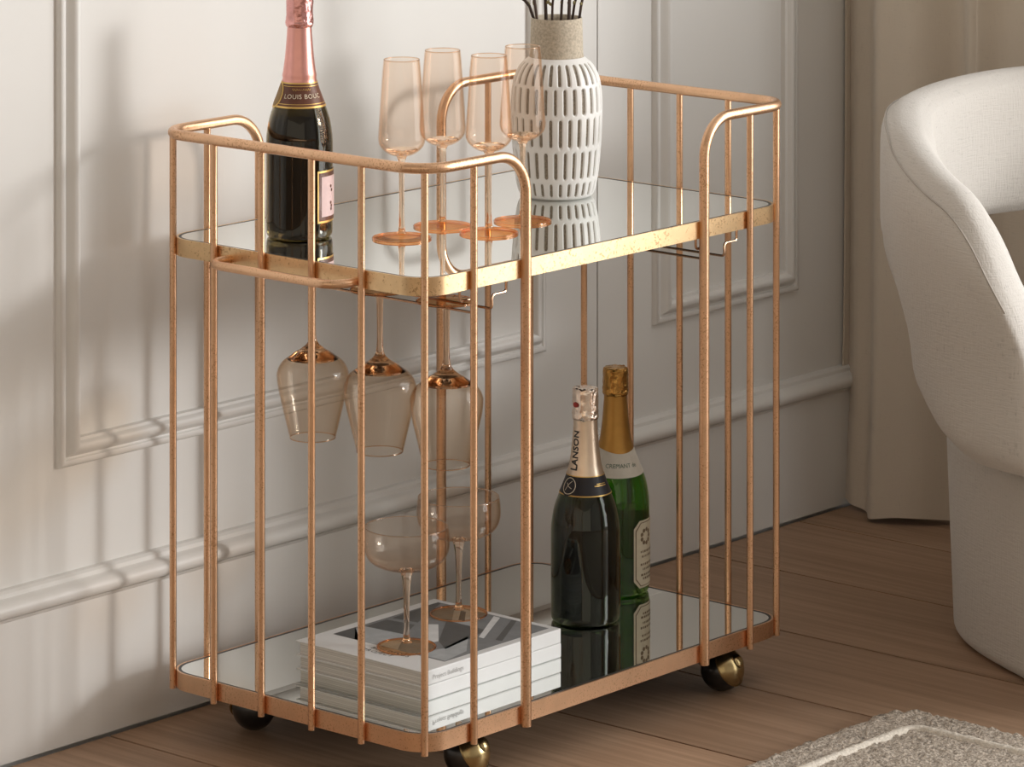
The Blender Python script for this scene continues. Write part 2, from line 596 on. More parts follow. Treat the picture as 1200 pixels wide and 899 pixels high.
# ------------------------------------------------------------------ rug
def rug():
    x0, x1, y0, y1 = -1.5, 0.689, -2.5, -0.708
    root = empty('rug', ((x0 + x1) / 2, (y0 + y1) / 2, 0))
    tag(root, 'beige looped wool rug with a pale inset border line on the floor', 'rug')
    def grid(nx, ny, gx0, gx1, gy0, gy1, fn):
        V, F = [], []
        for j in range(ny + 1):
            for i in range(nx + 1):
                V.append(fn(gx0 + (gx1 - gx0) * i / nx, gy0 + (gy1 - gy0) * j / ny))
        for j in range(ny):
            for i in range(nx):
                p = j * (nx + 1) + i
                F.append((p, p + 1, p + nx + 2, p + nx + 1))
        return V, F
    cx_, cy_ = root.location.x, root.location.y
    rr = 0.035
    def fn(x, y):
        # rounded corner + soft rim
        dx = max(x0 + rr - x, x - (x1 - rr), 0); dy = max(y0 + rr - y, y - (y1 - rr), 0)
        if dx > 0 and dy > 0:
            d = sqrt(dx * dx + dy * dy)
            m = max(dx, dy)
            s = m / d
            x = x + (s - 1) * dx * (1 if x > cx_ else -1)
            y = y + (s - 1) * dy * (1 if y > cy_ else -1)
        e = min(x - x0, x1 - x, y - y0, y1 - y)
        dd = max(0.0, rr - sqrt(dx * dx + dy * dy)) if (dx > 0 and dy > 0) else e
        e = min(e, dd) if (dx > 0 and dy > 0) else e
        h = 0.012 * min(1, sqrt(max(0, e) / 0.010))
        n = noise.noise(Vector((x * 110, y * 110, 0))) * 0.0042 + noise.noise(Vector((x * 210, y * 210, 3))) * 0.0016
        wob = noise.noise(Vector((x * 30, y * 30, 9))) * 0.0022 if e < 0.004 else 0
        return (x - cx_ + wob, y - cy_ + wob, max(0.0005, h + (n if e > 0.002 else 0)))
    mesh_obj('pile', *grid(420, 300, x0, x1, y0, y1, fn), M['rug'], root)
    # raised pale stripe inset from the edge
    ins, w = 0.070, 0.016
    V, F = [], []
    path = fillet([(x0 + ins, y0 + ins, 0), (x1 - ins, y0 + ins, 0), (x1 - ins, y1 - ins, 0), (x0 + ins, y1 - ins, 0), (x0 + ins, y0 + ins, 0)], 0.02, 6)
    dense = []
    for a, b in zip(path[:-1], path[1:]):
        n = max(1, int((b - a).length / 0.006))
        dense += [a + (b - a) * (k / n) for k in range(n)]
    n = len(dense)
    for i, p in enumerate(dense):
        t = (dense[(i + 1) % n] - dense[i - 1]).normalized()
        s = Vector((-t.y, t.x, 0))
        for k in range(7):
            q = -1 + k / 3
            pp = p + s * (w / 2 * q + 0.0012 * noise.noise(p * 140))
            h = 0.0100 + 0.0065 * sqrt(max(0, 1 - q * q)) + 0.0016 * noise.noise(Vector((pp.x * 160, pp.y * 160, 1)))
            V.append((pp.x - cx_, pp.y - cy_, h))
    for i in range(n):
        j = (i + 1) % n
        for k in range(6):
            F.append((i * 7 + k, i * 7 + k + 1, j * 7 + k + 1, j * 7 + k))
    mesh_obj('border_stripe', V, F, M['rug_line'], root)
rug()

# ------------------------------------------------------------------ bar cart
CL, CW = 0.713, 0.4517
YF, YB = -0.515, -0.515 + 0.4517
ZB = 0.060            # foot of the bars
ZR = 0.757            # centre of the top rail
RC = 0.045
R_BAR, R_RAIL = 0.0044, 0.0066
T1, T0 = 0.6265, 0.6045   # upper shelf band
L1, L0 = 0.0845, 0.0630   # lower shelf band

cart = empty('bar_cart', (CL / 2, (YF + YB) / 2, 0))
tag(cart, 'copper leaf bar cart with two mirrored shelves on ball casters', 'bar cart')
CO = cart.location.copy()
def cpart(name, vf, mat, parent=cart, smooth=True, auto=40):
    v, f = vf
    v = [Vector(p) - CO for p in v]
    return mesh_obj(name, v, f, mat, parent, smooth, auto)

POST = 0.182
for side in (0, 1):
    fx = (lambda q: q) if side == 0 else (lambda q: CL - q)
    pts = [(fx(POST), YF, ZB), (fx(POST), YF, ZR), (fx(0), YF, ZR), (fx(0), YB, ZR), (fx(POST), YB, ZR), (fx(POST), YB, ZB)]
    path = fillet(pts, [0, 0.050, RC, RC, 0.050, 0], 10)
    cpart('rail', tube(path, R_RAIL, 16), M['copper'])
    kc = RC * (1 - sqrt(0.5))
    bars = [(0.0865, YF), (kc, YF + kc), (0, YF + 0.1035), (0, YF + 0.186), (0, YF + 0.271), (0, YF + 0.353), (kc, YB - kc), (0.0865, YB)]
    for bx_, by_ in bars:
        cpart('bar', tube([(fx(bx_), by_, ZB), (fx(bx_), by_, ZB + 0.3), (fx(bx_), by_, ZR - 0.001)], R_BAR, 12), M['copper'])

def shelf(z0, z1, matf):
    i0 = R_BAR * 0.9
    o = rrect(i0, CL - i0, YF + i0, YB - i0, RC - i0)
    i1 = i0 + 0.0028
    n_ = rrect(i1, CL - i1, YF + i1, YB - i1, RC - i1)
    fr = cpart('shelf_frame', ring_prism(o, n_, z0, z1), matf, auto=30)
    i2 = i1 + 0.0014
    g = rrect(i2, CL - i2, YF + i2, YB - i2, RC - i2)
    mi = prism(g, z1 - 0.0065, z1 - 0.0003)
    mo = cpart('mirror', mi, M['mirror_edge'], fr, smooth=False)
    mo.data.materials.append(M['mirror'])
    for p in mo.data.polygons:
        if p.normal.z > 0.9:
            p.material_index = 1
    gi = i2 + 0.0022
    cpart('gap_shade_strip', ring_prism(rrect(i1 + 0.0001, CL - i1 - 0.0001, YF + i1 + 0.0001, YB - i1 - 0.0001, RC - i1), rrect(gi, CL - gi, YF + gi, YB - gi, RC - gi), z1 - 0.006, z1 - 0.0001), M['mirror_edge'], fr, smooth=False)  # dark strip painting the shade in the gap between mirror and frame
    under = cpart('backing_board', prism(g, z0 + 0.003, z1 - 0.0068), M['mirror_edge'], fr, smooth=False)
    return fr
shelf(T0, T1, M['gold'])
shelf(L0, L1, M['copper'])
TS = T1 - 0.0003      # upper mirror surface
LS = L1 - 0.0003      # lower mirror surface

# push handle on the near end
hy0, hy1 = -0.185, -0.402
hp = fillet([(0.006, hy0, 0.612), (-0.036, hy0, 0.612), (-0.036, hy1, 0.612), (0.006, hy1, 0.612)], [0, 0.026, 0.026, 0], 8)
cpart('handle', tube(hp, 0.0054, 14), M['copper'])

# hanging racks for stemware under the upper shelf
RZ = 0.574
def rack(xc):
    g = 0.0165
    root = None
    for s in (-1, 1):
        xw = xc + s * g; xo = xc + s * (g + 0.026)
        yf, yb = YF + 0.008, YB - 0.012
        pts = [(xo, yf, T0 + 0.002), (xo, yf, RZ + 0.017), (xw, yf, RZ + 0.017), (xw, yf, RZ), (xw, yb, RZ), (xw, yb, RZ + 0.017), (xo, yb, RZ + 0.017), (xo, yb, T0 + 0.002)]
        path = fillet(pts, [0] + [0.0045] * 6 + [0], 5)
        w = cpart('glass_rack' if root is None else 'wire', tube(path, 0.0017, 8), M['wire'], cart if root is None else root)
        if root is None:
            root = w
rack(0.112)
rack(0.566)

# ball casters
def caster(px_, py_, rot):
    r = 0.0275
    c = Vector((px_, py_, r + 0.0005))
    V, F = lathe([(r * sin(pi * k / 20), -r * cos(pi * k / 20)) for k in range(21)], 32)
    ax = Matrix.Rotation(rot, 4, 'Z') @ Matrix.Rotation(radians(60), 4, 'Y')
    ball = cpart('caster', ([ax @ Vector(v) + c for v in V], F), M['ball'])
    # hood: a shell over the upper half, tilted with the wheel axis
    prof = []
    for k in range(13):
        a = radians(64) * k / 12
        prof.append(((r + 0.0022) * sin(a), (r + 0.0022) * cos(a)))
    prof = prof + [((r + 0.0034) * sin(radians(64)), (r + 0.0034) * cos(radians(64))), ((r + 0.0030) * sin(radians(67)), (r + 0.003) * cos(radians(67)))]
    prof += [((r + 0.0006) * sin(radians(67)), (r + 0.0006) * cos(radians(67)))]
    V, F = lathe(prof, 32)
    cpart('hood', ([ax @ Vector(v) + c for v in V], F), M['brass'], ball)
    V, F = lathe([(0.0, 0.0034), (0.004, 0.0032), (0.0075, 0.0018), (0.0095, 0.0)], 20)
    axd = Matrix.Rotation(rot, 4, 'Z') @ Matrix.Rotation(radians(60), 4, 'Y')
    cpart('hub_cap', ([axd @ (Vector(v) + Vector((0, 0, r + 0.0020))) + c for v in V], F), M['brass'], ball)
    # swivel arm and stem up to the shelf
    d = Vector((-cos(rot), -sin(rot), 0))
    top = c + d * 0.020 + Vector((0, 0, r + 0.006))
    arm = tube(crom([c + Vector((0, 0, r * 0.99)) + d * -0.004, c + d * 0.010 + Vector((0, 0, r + 0.0015)), top], 5), [0.006] * 5 + [0.0055] * 5 + [0.004], 10)
    stem = tube([top + Vector((0, 0, -0.006)), top + Vector((0, 0, 0.004))], 0.0055, 12)
    plate = lathe([(0, 0.0), (0.013, 0.0), (0.014, 0.0012), (0.014, 0.0026), (0, 0.0026)], 24)
    plate = ([Vector(v) + Vector((top.x, top.y, L0 + 0.0008)) for v in plate[0]], plate[1])
    cpart('swivel_stem', merge(arm, stem, plate), M['brass'], ball)
RTA = math.atan2(RT.y, RT.x)
caster(0.618, -0.475, RTA - 0.55)
caster(0.132, -0.462, RTA - 0.5)
caster(0.098, -0.135, RTA + 2.1)
caster(0.615, -0.125, RTA - 1.2)

# ------------------------------------------------------------------ glasses
def glass_parts(root, bowl_o, bowl_i, solid, foot, thin, solidm, flip=False, seg=48):
    def fl(p):
        return [(r, -z) for r, z in p] if flip else p
    b = mesh_obj('bowl', *lathe(fl(bowl_o + bowl_i[::-1]), seg), thin, root)
    rr, rz_ = bowl_o[-1]
    rr -= 0.0005
    rz_ = -rz_ if flip else rz_
    mesh_obj('rim', *tube([(rr * cos(2 * pi * i / 64), rr * sin(2 * pi * i / 64), rz_) for i in range(64)], 0.0007, 6, closed=True), solidm, root)
    mesh_obj('stem', *lathe(fl(solid), 28), solidm, root)
    ft = mesh_obj('foot', *lathe(fl(foot), seg), M['foot_thin'], root)
    fz = -0.0013 if flip else 0.0013
    mesh_obj('foot_edge', *tube([(0.0362 * cos(2 * pi * i / 64), 0.0362 * sin(2 * pi * i / 64), fz) for i in range(64)], 0.0012, 8, closed=True), M['edge'], ft)

def refine(p, n=5):
    return [(max(0, v.x), v.y) for v in crom([(r, z, 0) for r, z in p], n)]

def inner(p, t):
    out = []
    for i, (r, z) in enumerate(p):
        a = p[max(i - 1, 0)]; b = p[min(i + 1, len(p) - 1)]
        d = Vector((b[0] - a[0], b[1] - a[1]))
        d.normalize()
        out.append((max(r - d.y * t, 0.0005), z + d.x * t))
    out[-1] = (p[-1][0] - t, p[-1][1])
    return out

FOOT = [(0, 0.0), (0.0345, 0.0), (0.0362, 0.0008), (0.0365, 0.0018), (0.0350, 0.0026), (0.022, 0.0036), (0.010, 0.0052), (0.0052, 0.0072), (0.0, 0.0074)]
def flute(loc, label):
    root = empty('champagne_flute', loc)
    tag(root, label, 'glass', 'peach champagne flutes on the upper shelf')
    o = refine([(0.0045, 0.1030), (0.0120, 0.1045), (0.0205, 0.1090), (0.0272, 0.1160), (0.0295, 0.1245), (0.0290, 0.1360), (0.0268, 0.1700), (0.0244, 0.2050), (0.0226, 0.2240)])
    i = inner(o, 0.0011)
    # thick base of glass inside the bowl, running down into the stem
    st = refine([(0.0060, 0.0072), (0.0042, 0.0110), (0.0034, 0.0250), (0.0033, 0.0600), (0.0037, 0.0880), (0.0048, 0.0985), (0.0085, 0.1048), (0.0150, 0.1078), (0.0205, 0.1110)], 4)
    st = [(0, 0.0072)] + st + [(0.0195, 0.1122), (0.0100, 0.1118), (0, 0.1116)]
    glass_parts(root, o, i, st, FOOT, M['peach_thin'], M['peach_solid'])
    return root
flute((0.1887, -0.3042, TS), 'peach champagne flute nearest the rose champagne bottle, leftmost of four')
flute((0.2845, -0.2869, TS), 'peach champagne flute standing behind, second from the left of four')
flute((0.2869, -0.3631, TS), 'peach champagne flute in front of the bent rail, third from the left')
flute((0.3789, -0.3397, TS), 'peach champagne flute overlapping the white carved vase, rightmost of four')

def coupe(loc, label):
    root = empty('coupe_glass', loc)
    tag(root, label, 'glass', 'coupe glasses on the book stack')
    o = refine([(0.0045, 0.0965), (0.0170, 0.0977), (0.0320, 0.1010), (0.0445, 0.1075), (0.0515, 0.1170), (0.0541, 0.1290), (0.0537, 0.1400), (0.0522, 0.1505)])
    i = inner(o, 0.0010)
    st = refine([(0.0070, 0.0066), (0.0048, 0.0100), (0.0038, 0.0200), (0.0036, 0.0450), (0.0046, 0.0750), (0.0068, 0.0900), (0.0095, 0.0968)], 4)
    st = [(0, 0.0066)] + st + [(0.006, 0.0985), (0, 0.0988)]
    glass_parts(root, o, i, st, FOOT, M['coupe_thin'], M['coupe_solid'])
    return root
BOOK_TOP = LS + 0.0372
coupe((0.1770, -0.3230, BOOK_TOP), 'pale peach coupe glass at the front corner of the top book')
coupe((0.3330, -0.2710, BOOK_TOP), 'pale peach coupe glass standing behind on the top book')

def hang_glass(loc, label):
    root = empty('wine_glass', loc)
    tag(root, label, 'glass', 'amber wine glasses hanging upside down')
    o = refine([(0.0042, 0.0830), (0.0120, 0.0880), (0.0245, 0.0960), (0.0375, 0.1050), (0.0438, 0.1150), (0.0450, 0.1250), (0.0425, 0.1420), (0.0355, 0.1720), (0.0288, 0.2000)])
    i = inner(o, 0.0010)
    st = refine([(0.0065, 0.0066), (0.0046, 0.0100), (0.0040, 0.0250), (0.0036, 0.0550), (0.0044, 0.0740), (0.0070, 0.0820), (0.0140, 0.0885), (0.0225, 0.0938), (0.0325, 0.1012)], 4)
    st = [(0, 0.0066)] + st + [(0.0270, 0.1005), (0.0120, 0.0965), (0, 0.0950)]
    glass_parts(root, o, i, st, FOOT, M['wine_thin'], M['wine_solid'], flip=True)
    return root
HZ = RZ + 0.0017 + 0.0036
hang_glass((0.112, -0.2240, HZ), 'amber wine glass hanging from the rack nearest the wall')
hang_glass((0.112, -0.3380, HZ), 'amber wine glass hanging from the rack between the two others')
hang_glass((0.112, -0.4480, HZ), 'amber wine glass hanging from the rack nearest the front edge')

# ------------------------------------------------------------------ books
def book(name, x0, x1, y0, y1, z0, z1, label, wobble=0.0):
    c = Vector(((x0 + x1) / 2, (y0 + y1) / 2, z0))
    root = empty(name, c, wobble)
    tag(root, label, 'book', 'stacked white books on the lower shelf')
    w, d, h = (x1 - x0) / 2, (y1 - y0) / 2, z1 - z0
    t = 0.0011
    p = mesh_obj('page_block', *box(-w + 0.0035, w - 0.0035, -d + t, d - 0.004, t, h - t), M['pages'], root, smooth=False)
    # cover: back board, spine (towards the front) and front board
    mesh_obj('back_cover', *box(-w, w, -d + 0.0016, d, 0, t), M['cover'], root, smooth=False)
    c_ = 0.0016
    mesh_obj('spine', *extrude_x([(-d + c_, 0.0), (-d + 0.0004, 0.0007), (-d, c_ * 1.1), (-d, h - c_ * 0.8), (-d + 0.0004, h - 0.0004), (-d + c_, h), (-d + c_ + 0.0004, h - t), (-d + c_ + 0.0004, t)], -w, w), M['cover'], root, smooth=False)
    fc = mesh_obj('front_cover', *box(-w, w, -d + c_, d, h - t, h), M['cover'], root, smooth=False)
    return root, fc, w, d, h
book('art_book', 0.1150, 0.3695, -0.4118, -0.1930, LS, LS + 0.0186, 'white paperback art book at the bottom of the stack on the lower shelf')
B2, FC, bw, bd, bh = book('art_book', 0.1095, 0.3680, -0.4125, -0.1975, LS + 0.0187, BOOK_TOP, 'white art book with a grey architectural cover photo, top of the stack')

def flat(name, pts, z, mat, parent, th=0.00025):
    V, F = prism(pts, z, z + th)
    return mesh_obj(name, V, F, mat, parent, smooth=False)
def greymat(n, v, tint=(1, 1, 1)):
    return plain(n, tuple(v * q for q in tint), 0.5, var=0.1, nscale=60)
G1 = greymat('print_dark', 0.085, (0.98, 1, 1)); G2 = greymat('print_mid', 0.20, (0.97, 1, 1.03)); G3 = greymat('print_light', 0.40, (0.96, 1, 1.03)); G4 = greymat('print_pale', 0.68, (1, 1, 1))
# printed photo on the front cover: u along the spine (x), v across (y)
def cv(u, v):
    return (-bw + 2 * bw * u, -bd + 2 * bd * v)
z_ = bh
ph = flat('cover_print', [cv(0.20, 0.055), cv(0.965, 0.055), cv(0.965, 0.93), cv(0.20, 0.93)], z_, G2, FC, 0.00012)
def shape(pts, mat, lay):
    flat('cover_print', [cv(*p) for p in pts], z_ + 0.00012 + 0.00005 * lay, mat, FC, 0.00004)
shape([(0.20, 0.72), (0.36, 0.93), (0.20, 0.93)], G1, 1)
shape([(0.20, 0.42), (0.42, 0.60), (0.40, 0.90), (0.34, 0.91), (0.20, 0.76)], G3, 1)
shape([(0.42, 0.60), (0.58, 0.70), (0.56, 0.90), (0.40, 0.90)], G1, 1)
shape([(0.36, 0.40), (0.62, 0.66), (0.66, 0.60), (0.44, 0.36)], G4, 2)
shape([(0.62, 0.72), (0.955, 0.90), (0.955, 0.925), (0.60, 0.90)], G1, 1)
shape([(0.36, 0.22), (0.74, 0.30), (0.74, 0.62), (0.44, 0.36)], G1, 2)
shape([(0.21, 0.06), (0.40, 0.10), (0.60, 0.30), (0.36, 0.24), (0.21, 0.30)], G3, 2)
shape([(0.62, 0.20), (0.95, 0.42), (0.95, 0.47), (0.62, 0.24)], G4, 3)
shape([(0.74, 0.40), (0.95, 0.60), (0.95, 0.78), (0.74, 0.58)], G3, 2)
shape([(0.78, 0.52), (0.92, 0.66), (0.92, 0.70), (0.78, 0.57)], G1, 3)
shape([(0.64, 0.08), (0.96, 0.30), (0.96, 0.34), (0.64, 0.13)], G1, 3)

# text helper -------------------------------------------------------
def text_mesh(body, size, spacing=1.0, bold=0.0):
    cu = bpy.data.curves.new('lettering', 'FONT')
    cu.body = body
    cu.size = size
    cu.align_x = 'CENTER'
    cu.align_y = 'CENTER'
    cu.space_character = spacing
    cu.resolution_u = 3
    cu.offset = bold
    to = bpy.data.objects.new('lettering_tmp', cu)
    COL.objects.link(to)
    dg = bpy.context.evaluated_depsgraph_get()
    me = bpy.data.meshes.new_from_object(to.evaluated_get(dg))
    V = [tuple(v.co) for v in me.vertices]
    F = [tuple(p.vertices) for p in me.polygons]
    bpy.data.objects.remove(to)
    bpy.data.curves.remove(cu)
    bpy.data.meshes.remove(me)
    return V, F

# title on the spine and small heading letters on the cover
V, F = text_mesh('Project Buildings', 0.0085)
mesh_obj('lettering', [(x - bw + 0.045, -bd - 0.0004, y + bh * 0.48) for x, y, z in V], F, M['ink_grey'], B2, smooth=False)
def cover_text(body, u, v, size):
    V, F = text_mesh(body, size, spacing=1.25)
    bx_, by_ = cv(u, v)
    mesh_obj('lettering', [(bx_ + y, by_ - x, z_ + 0.0002) for x, y, z in V], F, M['ink'], FC, smooth=False)
cover_text('PROJECT', 0.105, 0.47, 0.0105)
cover_text('BUILDINGS', 0.150, 0.42, 0.0105)

# ------------------------------------------------------------------ bottles
def prof_r(prof, z):
    for (r0, z0), (r1, z1) in zip(prof[:-1], prof[1:]):
        if min(z0, z1) <= z <= max(z0, z1) and abs(z1 - z0) > 1e-7:
            return r0 + (r1 - r0) * (z - z0) / (z1 - z0)
    return prof[-1][0]

def bottle_profile(R):
    k = R / 0.0447
    p = [(0.0370, 0.0004), (0.0420, 0.0016), (0.0442, 0.0060), (0.0447, 0.0200), (0.0447, 0.0700), (0.0447, 0.1150), (0.0436, 0.1310), (0.0408, 0.1470), (0.0362, 0.1610), (0.0302, 0.1750), (0.0245, 0.1900), (0.0203, 0.2060), (0.0172, 0.2300), (0.0148, 0.2620), (0.0142, 0.2900)]
    return [(r * (k if z < 0.2 else 1), z) for r, z in refine(p, 5)]

def wrap_strip(prof, phi0, phi1, zfun0, zfun1, off, toC, n=26, m=6):
    """a label lying on the bottle between two angles; z limits may vary along it"""
    V, F = [], []
    rt_ = Vector((-toC.y, toC.x, 0))
    for i in range(n + 1):
        q = i / n
        a = phi0 + (phi1 - phi0) * q
        d = toC * cos(a) + rt_ * sin(a)
        za, zb = zfun0(q), zfun1(q)
        for j in range(m + 1):
            z = za + (zb - za) * j / m
            V.append(d * (prof_r(prof, z) + off) + Vector((0, 0, z)))
    for i in range(n):
        for j in range(m):
            p = i * (m + 1) + j
            F.append((p, p + 1, p + m + 2, p + m + 1))
    return V, F

def wrap_text(prof, body, size, phi, z0, off, toC, vertical=False, spacing=1.0, sx=1.0, bold=0.0):
    V, F = text_mesh(body, size, spacing=spacing, bold=bold)
    bm = bmesh.new()
    vs_ = [bm.verts.new(v) for v in V]
    for f in F:
        try:
            bm.faces.new([vs_[i] for i in f])
        except ValueError:
            pass
    bmesh.ops.triangulate(bm, faces=bm.faces)
    for _k in range(4):
        long_e = [e for e in bm.edges if e.calc_length() > 0.0016]
        if not long_e:
            break
        bmesh.ops.subdivide_edges(bm, edges=long_e, cuts=1)
        bmesh.ops.triangulate(bm, faces=bm.faces)
    bm.verts.index_update()
    V = [tuple(v.co) for v in bm.verts]
    F = [tuple(v.index for v in f.verts) for f in bm.faces]
    bm.free()
    rt_ = Vector((-toC.y, toC.x, 0))
    out = []
    for x, y, _ in V:
        x *= sx
        if vertical:
            x, y = -y, x
        z = z0 + y
        r = prof_r(prof, z)
        a = phi + x / prof_r(prof, z0)
        out.append((toC * cos(a) + rt_ * sin(a)) * (r + off) + Vector((0, 0, z)))
    return out, F

def foil_cap(prof, z0, z1, zt, seed, R=0.0172):
    """crinkled foil over cork and wire: revolved with folds"""
    rnd = random.Random(seed)
    seg, rows = 56, 26
    P = [(0.0150, z0 - 0.002), (0.0166, z0), (R * 1.03, z0 + 0.003), (R * 1.0, z0 + 0.008), (R * 0.985, z0 + 0.016), (R * 0.985, zt - 0.008), (R * 0.96, zt - 0.003), (R * 0.86, zt - 0.0004), (0.006, zt), (0.0, zt + 0.0003)]
    P = refine(P, 4)
    V, F = lathe(P, seg)
    o = []
    for v in V:
        v = Vector(v)
        r = sqrt(v.x ** 2 + v.y ** 2)
        if r > 1e-4:
            a = math.atan2(v.y, v.x)
            w = noise.noise(Vector((cos(a) * 2.6 + seed, sin(a) * 2.6, v.z * 260)))
            w2 = noise.noise(Vector((cos(a) * 6 + seed, sin(a) * 6, v.z * 600)))
            fold = max(0, sin(a * 4 + seed + w * 2)) ** 6
            k = 1 + (0.055 * w + 0.035 * w2 - 0.05 * fold) * min(1, r / 0.012)
            v = Vector((v.x * k, v.y * k, v.z + (0.0012 * w2 if r > 0.008 else 0)))
        o.append(v)
    return o, F

def bottle(name, loc, R, label, glass, liquid, level, foilm, zfoil, capm, captop, seed):
    root = empty(name, loc)
    tag(root, label, 'bottle')
    prof = bottle_profile(R)
    outer = [(0, 0.012), (0.012, 0.011), (0.026, 0.005), (0.034, 0.0008)] + prof
    inn = [(max(r - 0.0028, 0.006), z) for r, z in prof if z > 0.008]
    wall_ = outer + inn[::-1] + [(0, inn[0][1] + 0.002)]
    mesh_obj('glass_body', *lathe(wall_, 56), glass, root)
    lp = [(r - 0.0003, z) for r, z in inn if z < level]
    mesh_obj('wine', *lathe([(0, lp[0][1] + 0.0024)] + [(r, z + 0.0003) for r, z in lp] + [(0, lp[-1][1] + 0.0003)], 48), liquid, root)
    fp = [(r + 0.0006, z) for r, z in prof if z > zfoil]
    fp = [(prof_r(prof, zfoil) + 0.0001, zfoil)] + fp
    fo = mesh_obj('foil_neck', *lathe(fp, 48), foilm, root)
    mesh_obj('foil_cap', *foil_cap(prof, 0.2640, 0.30, captop, seed), capm, root)
    toC = (CAM - Vector(loc)); toC.z = 0; toC.normalize()
    return root, prof, toC

def labelm(name, col, rough=0.6, metal=0.0):
    return plain(name, col, rough, metal, nscale=120, var=0.04)
M['cream'] = labelm('cream_label', (0.72, 0.66, 0.52)); M['white_label'] = labelm('white_label', (0.74, 0.71, 0.64))
M['pink_label'] = labelm('pink_label', (0.80, 0.60, 0.60)); M['maroon'] = labelm('maroon_label', (0.13, 0.045, 0.025), 0.4)
M['goldprint'] = labelm('gold_print', (0.75, 0.50, 0.17), 0.35, 0.8); M['black_label'] = labelm('black_label', (0.012, 0.012, 0.018), 0.45)
M['green_ink'] = labelm('green_ink', (0.12, 0.20, 0.15)); M['brown_ink'] = labelm('brown_ink', (0.22, 0.16, 0.10)); M['red_seal'] = labelm('red_seal', (0.45, 0.05, 0.04))
M['pale_print'] = labelm('pale_print', (0.80, 0.72, 0.58))
M['foil_rose'] = plain('rose_foil', (0.80, 0.40, 0.36), 0.32, 1.0, nscale=50, var=0.05); M['foil_silver'] = plain('champagne_foil', (0.80, 0.66, 0.52), 0.34, 1.0, nscale=50, var=0.05)
M['foil_gold'] = plain('gold_foil', (0.50, 0.28, 0.08), 0.40, 1.0, nscale=50, var=0.08)
M['cap_rose'] = plain('rose_cap_foil', (0.72, 0.36, 0.34), 0.22, 1.0, nscale=90, var=0.2, bstr=0.6, bdist=0.002); M['cap_silver'] = plain('pale_cap_foil', (0.88, 0.76, 0.66), 0.22, 1.0, nscale=90, var=0.12, bstr=0.6, bdist=0.002)
M['cap_gold'] = plain('gold_cap_foil', (0.46, 0.25, 0.07), 0.24, 1.0, nscale=90, var=0.25, bstr=0.6, bdist=0.002)
g_olive = solid_glass('olive_bottle_glass', (0.17, 0.135, 0.05)); g_dark = solid_glass('dark_bottle_glass', (0.16, 0.22, 0.13)); g_green = solid_glass('green_bottle_glass', (0.22, 0.50, 0.10))
l_olive = solid_glass('wine_in_olive_glass', (0.025, 0.02, 0.01), ior=1.34); l_dark = solid_glass('wine_in_dark_glass', (0.10, 0.12, 0.06), ior=1.34); l_green = solid_glass('wine_in_green_glass', (0.10, 0.16, 0.05), ior=1.34)

C_ = lambda v: (lambda q: v)
# 1: rose champagne on the upper shelf
r1, p1, t1 = bottle('champagne_bottle', (0.1178, -0.1955, TS), 0.0420, 'dark champagne bottle with pink foil neck standing on the upper shelf', g_olive, l_olive, 0.150, M['foil_rose'], 0.192, M['cap_rose'], 0.306, 1)
nl = mesh_obj('neck_label', *wrap_strip(p1, -pi, pi, C_(0.1655), C_(0.1945), 0.0007, t1, 72), M['maroon'], r1)
for za, zb in ((0.1645, 0.1668), (0.1690, 0.1697), (0.1935, 0.1952), (0.1905, 0.1911)):
    mesh_obj('gold_line', *wrap_strip(p1, -pi, pi, C_(za), C_(zb), 0.0010, t1, 72, 2), M['goldprint'], nl)
mesh_obj('seal', *wrap_strip(p1, -1.75, -0.86, lambda q: 0.1795 - 0.0165 * sqrt(max(0, 1 - (2 * q - 1) ** 2)), lambda q: 0.1795 + 0.0165 * sqrt(max(0, 1 - (2 * q - 1) ** 2)), 0.0013, t1, 30), M['goldprint'], nl)
mesh_obj('seal_face', *wrap_strip(p1, -1.68, -0.93, lambda q: 0.1795 - 0.0140 * sqrt(max(0, 1 - (2 * q - 1) ** 2)), lambda q: 0.1795 + 0.0140 * sqrt(max(0, 1 - (2 * q - 1) ** 2)), 0.0016, t1, 30), labelm('seal_brown', (0.30, 0.19, 0.07)), nl)
mesh_obj('lettering', *wrap_text(p1, 'LOUIS BOUC', 0.0078, 0.16, 0.1785, 0.0014, t1, spacing=1.08), M['pale_print'], nl, smooth=False)
rt1 = Vector((-t1.y, t1.x, 0))
scr = []
for k in range(61):        # a line of gold script, too small to read
    q = k / 60
    al = -0.38 + 0.95 * q; z = 0.1868 + 0.0013 * sin(q * 52) * (0.6 + 0.4 * sin(q * 9)) + (0.0012 if k % 17 == 3 else 0)
    scr.append((t1 * cos(al) + rt1 * sin(al)) * (prof_r(p1, z) + 0.0014) + Vector((0, 0, z)))
mesh_obj('script_line', *tube(scr, 0.00022, 5), M['goldprint'], nl)
bl = mesh_obj('body_label', *wrap_strip(p1, 0.56, 1.95, C_(0.0215), C_(0.0865), 0.0005, t1, 30, 3), M['goldprint'], r1)
mesh_obj('label_band', *wrap_strip(p1, 0.61, 1.90, C_(0.0240), C_(0.0840), 0.0008, t1, 30, 3), M['maroon'], bl)
mesh_obj('label_face', *wrap_strip(p1, 0.70, 1.81, C_(0.0290), C_(0.0790), 0.0011, t1, 30, 3), M['pink_label'], bl)
# (ornaments printed on the pink label are added below, once disc() exists)

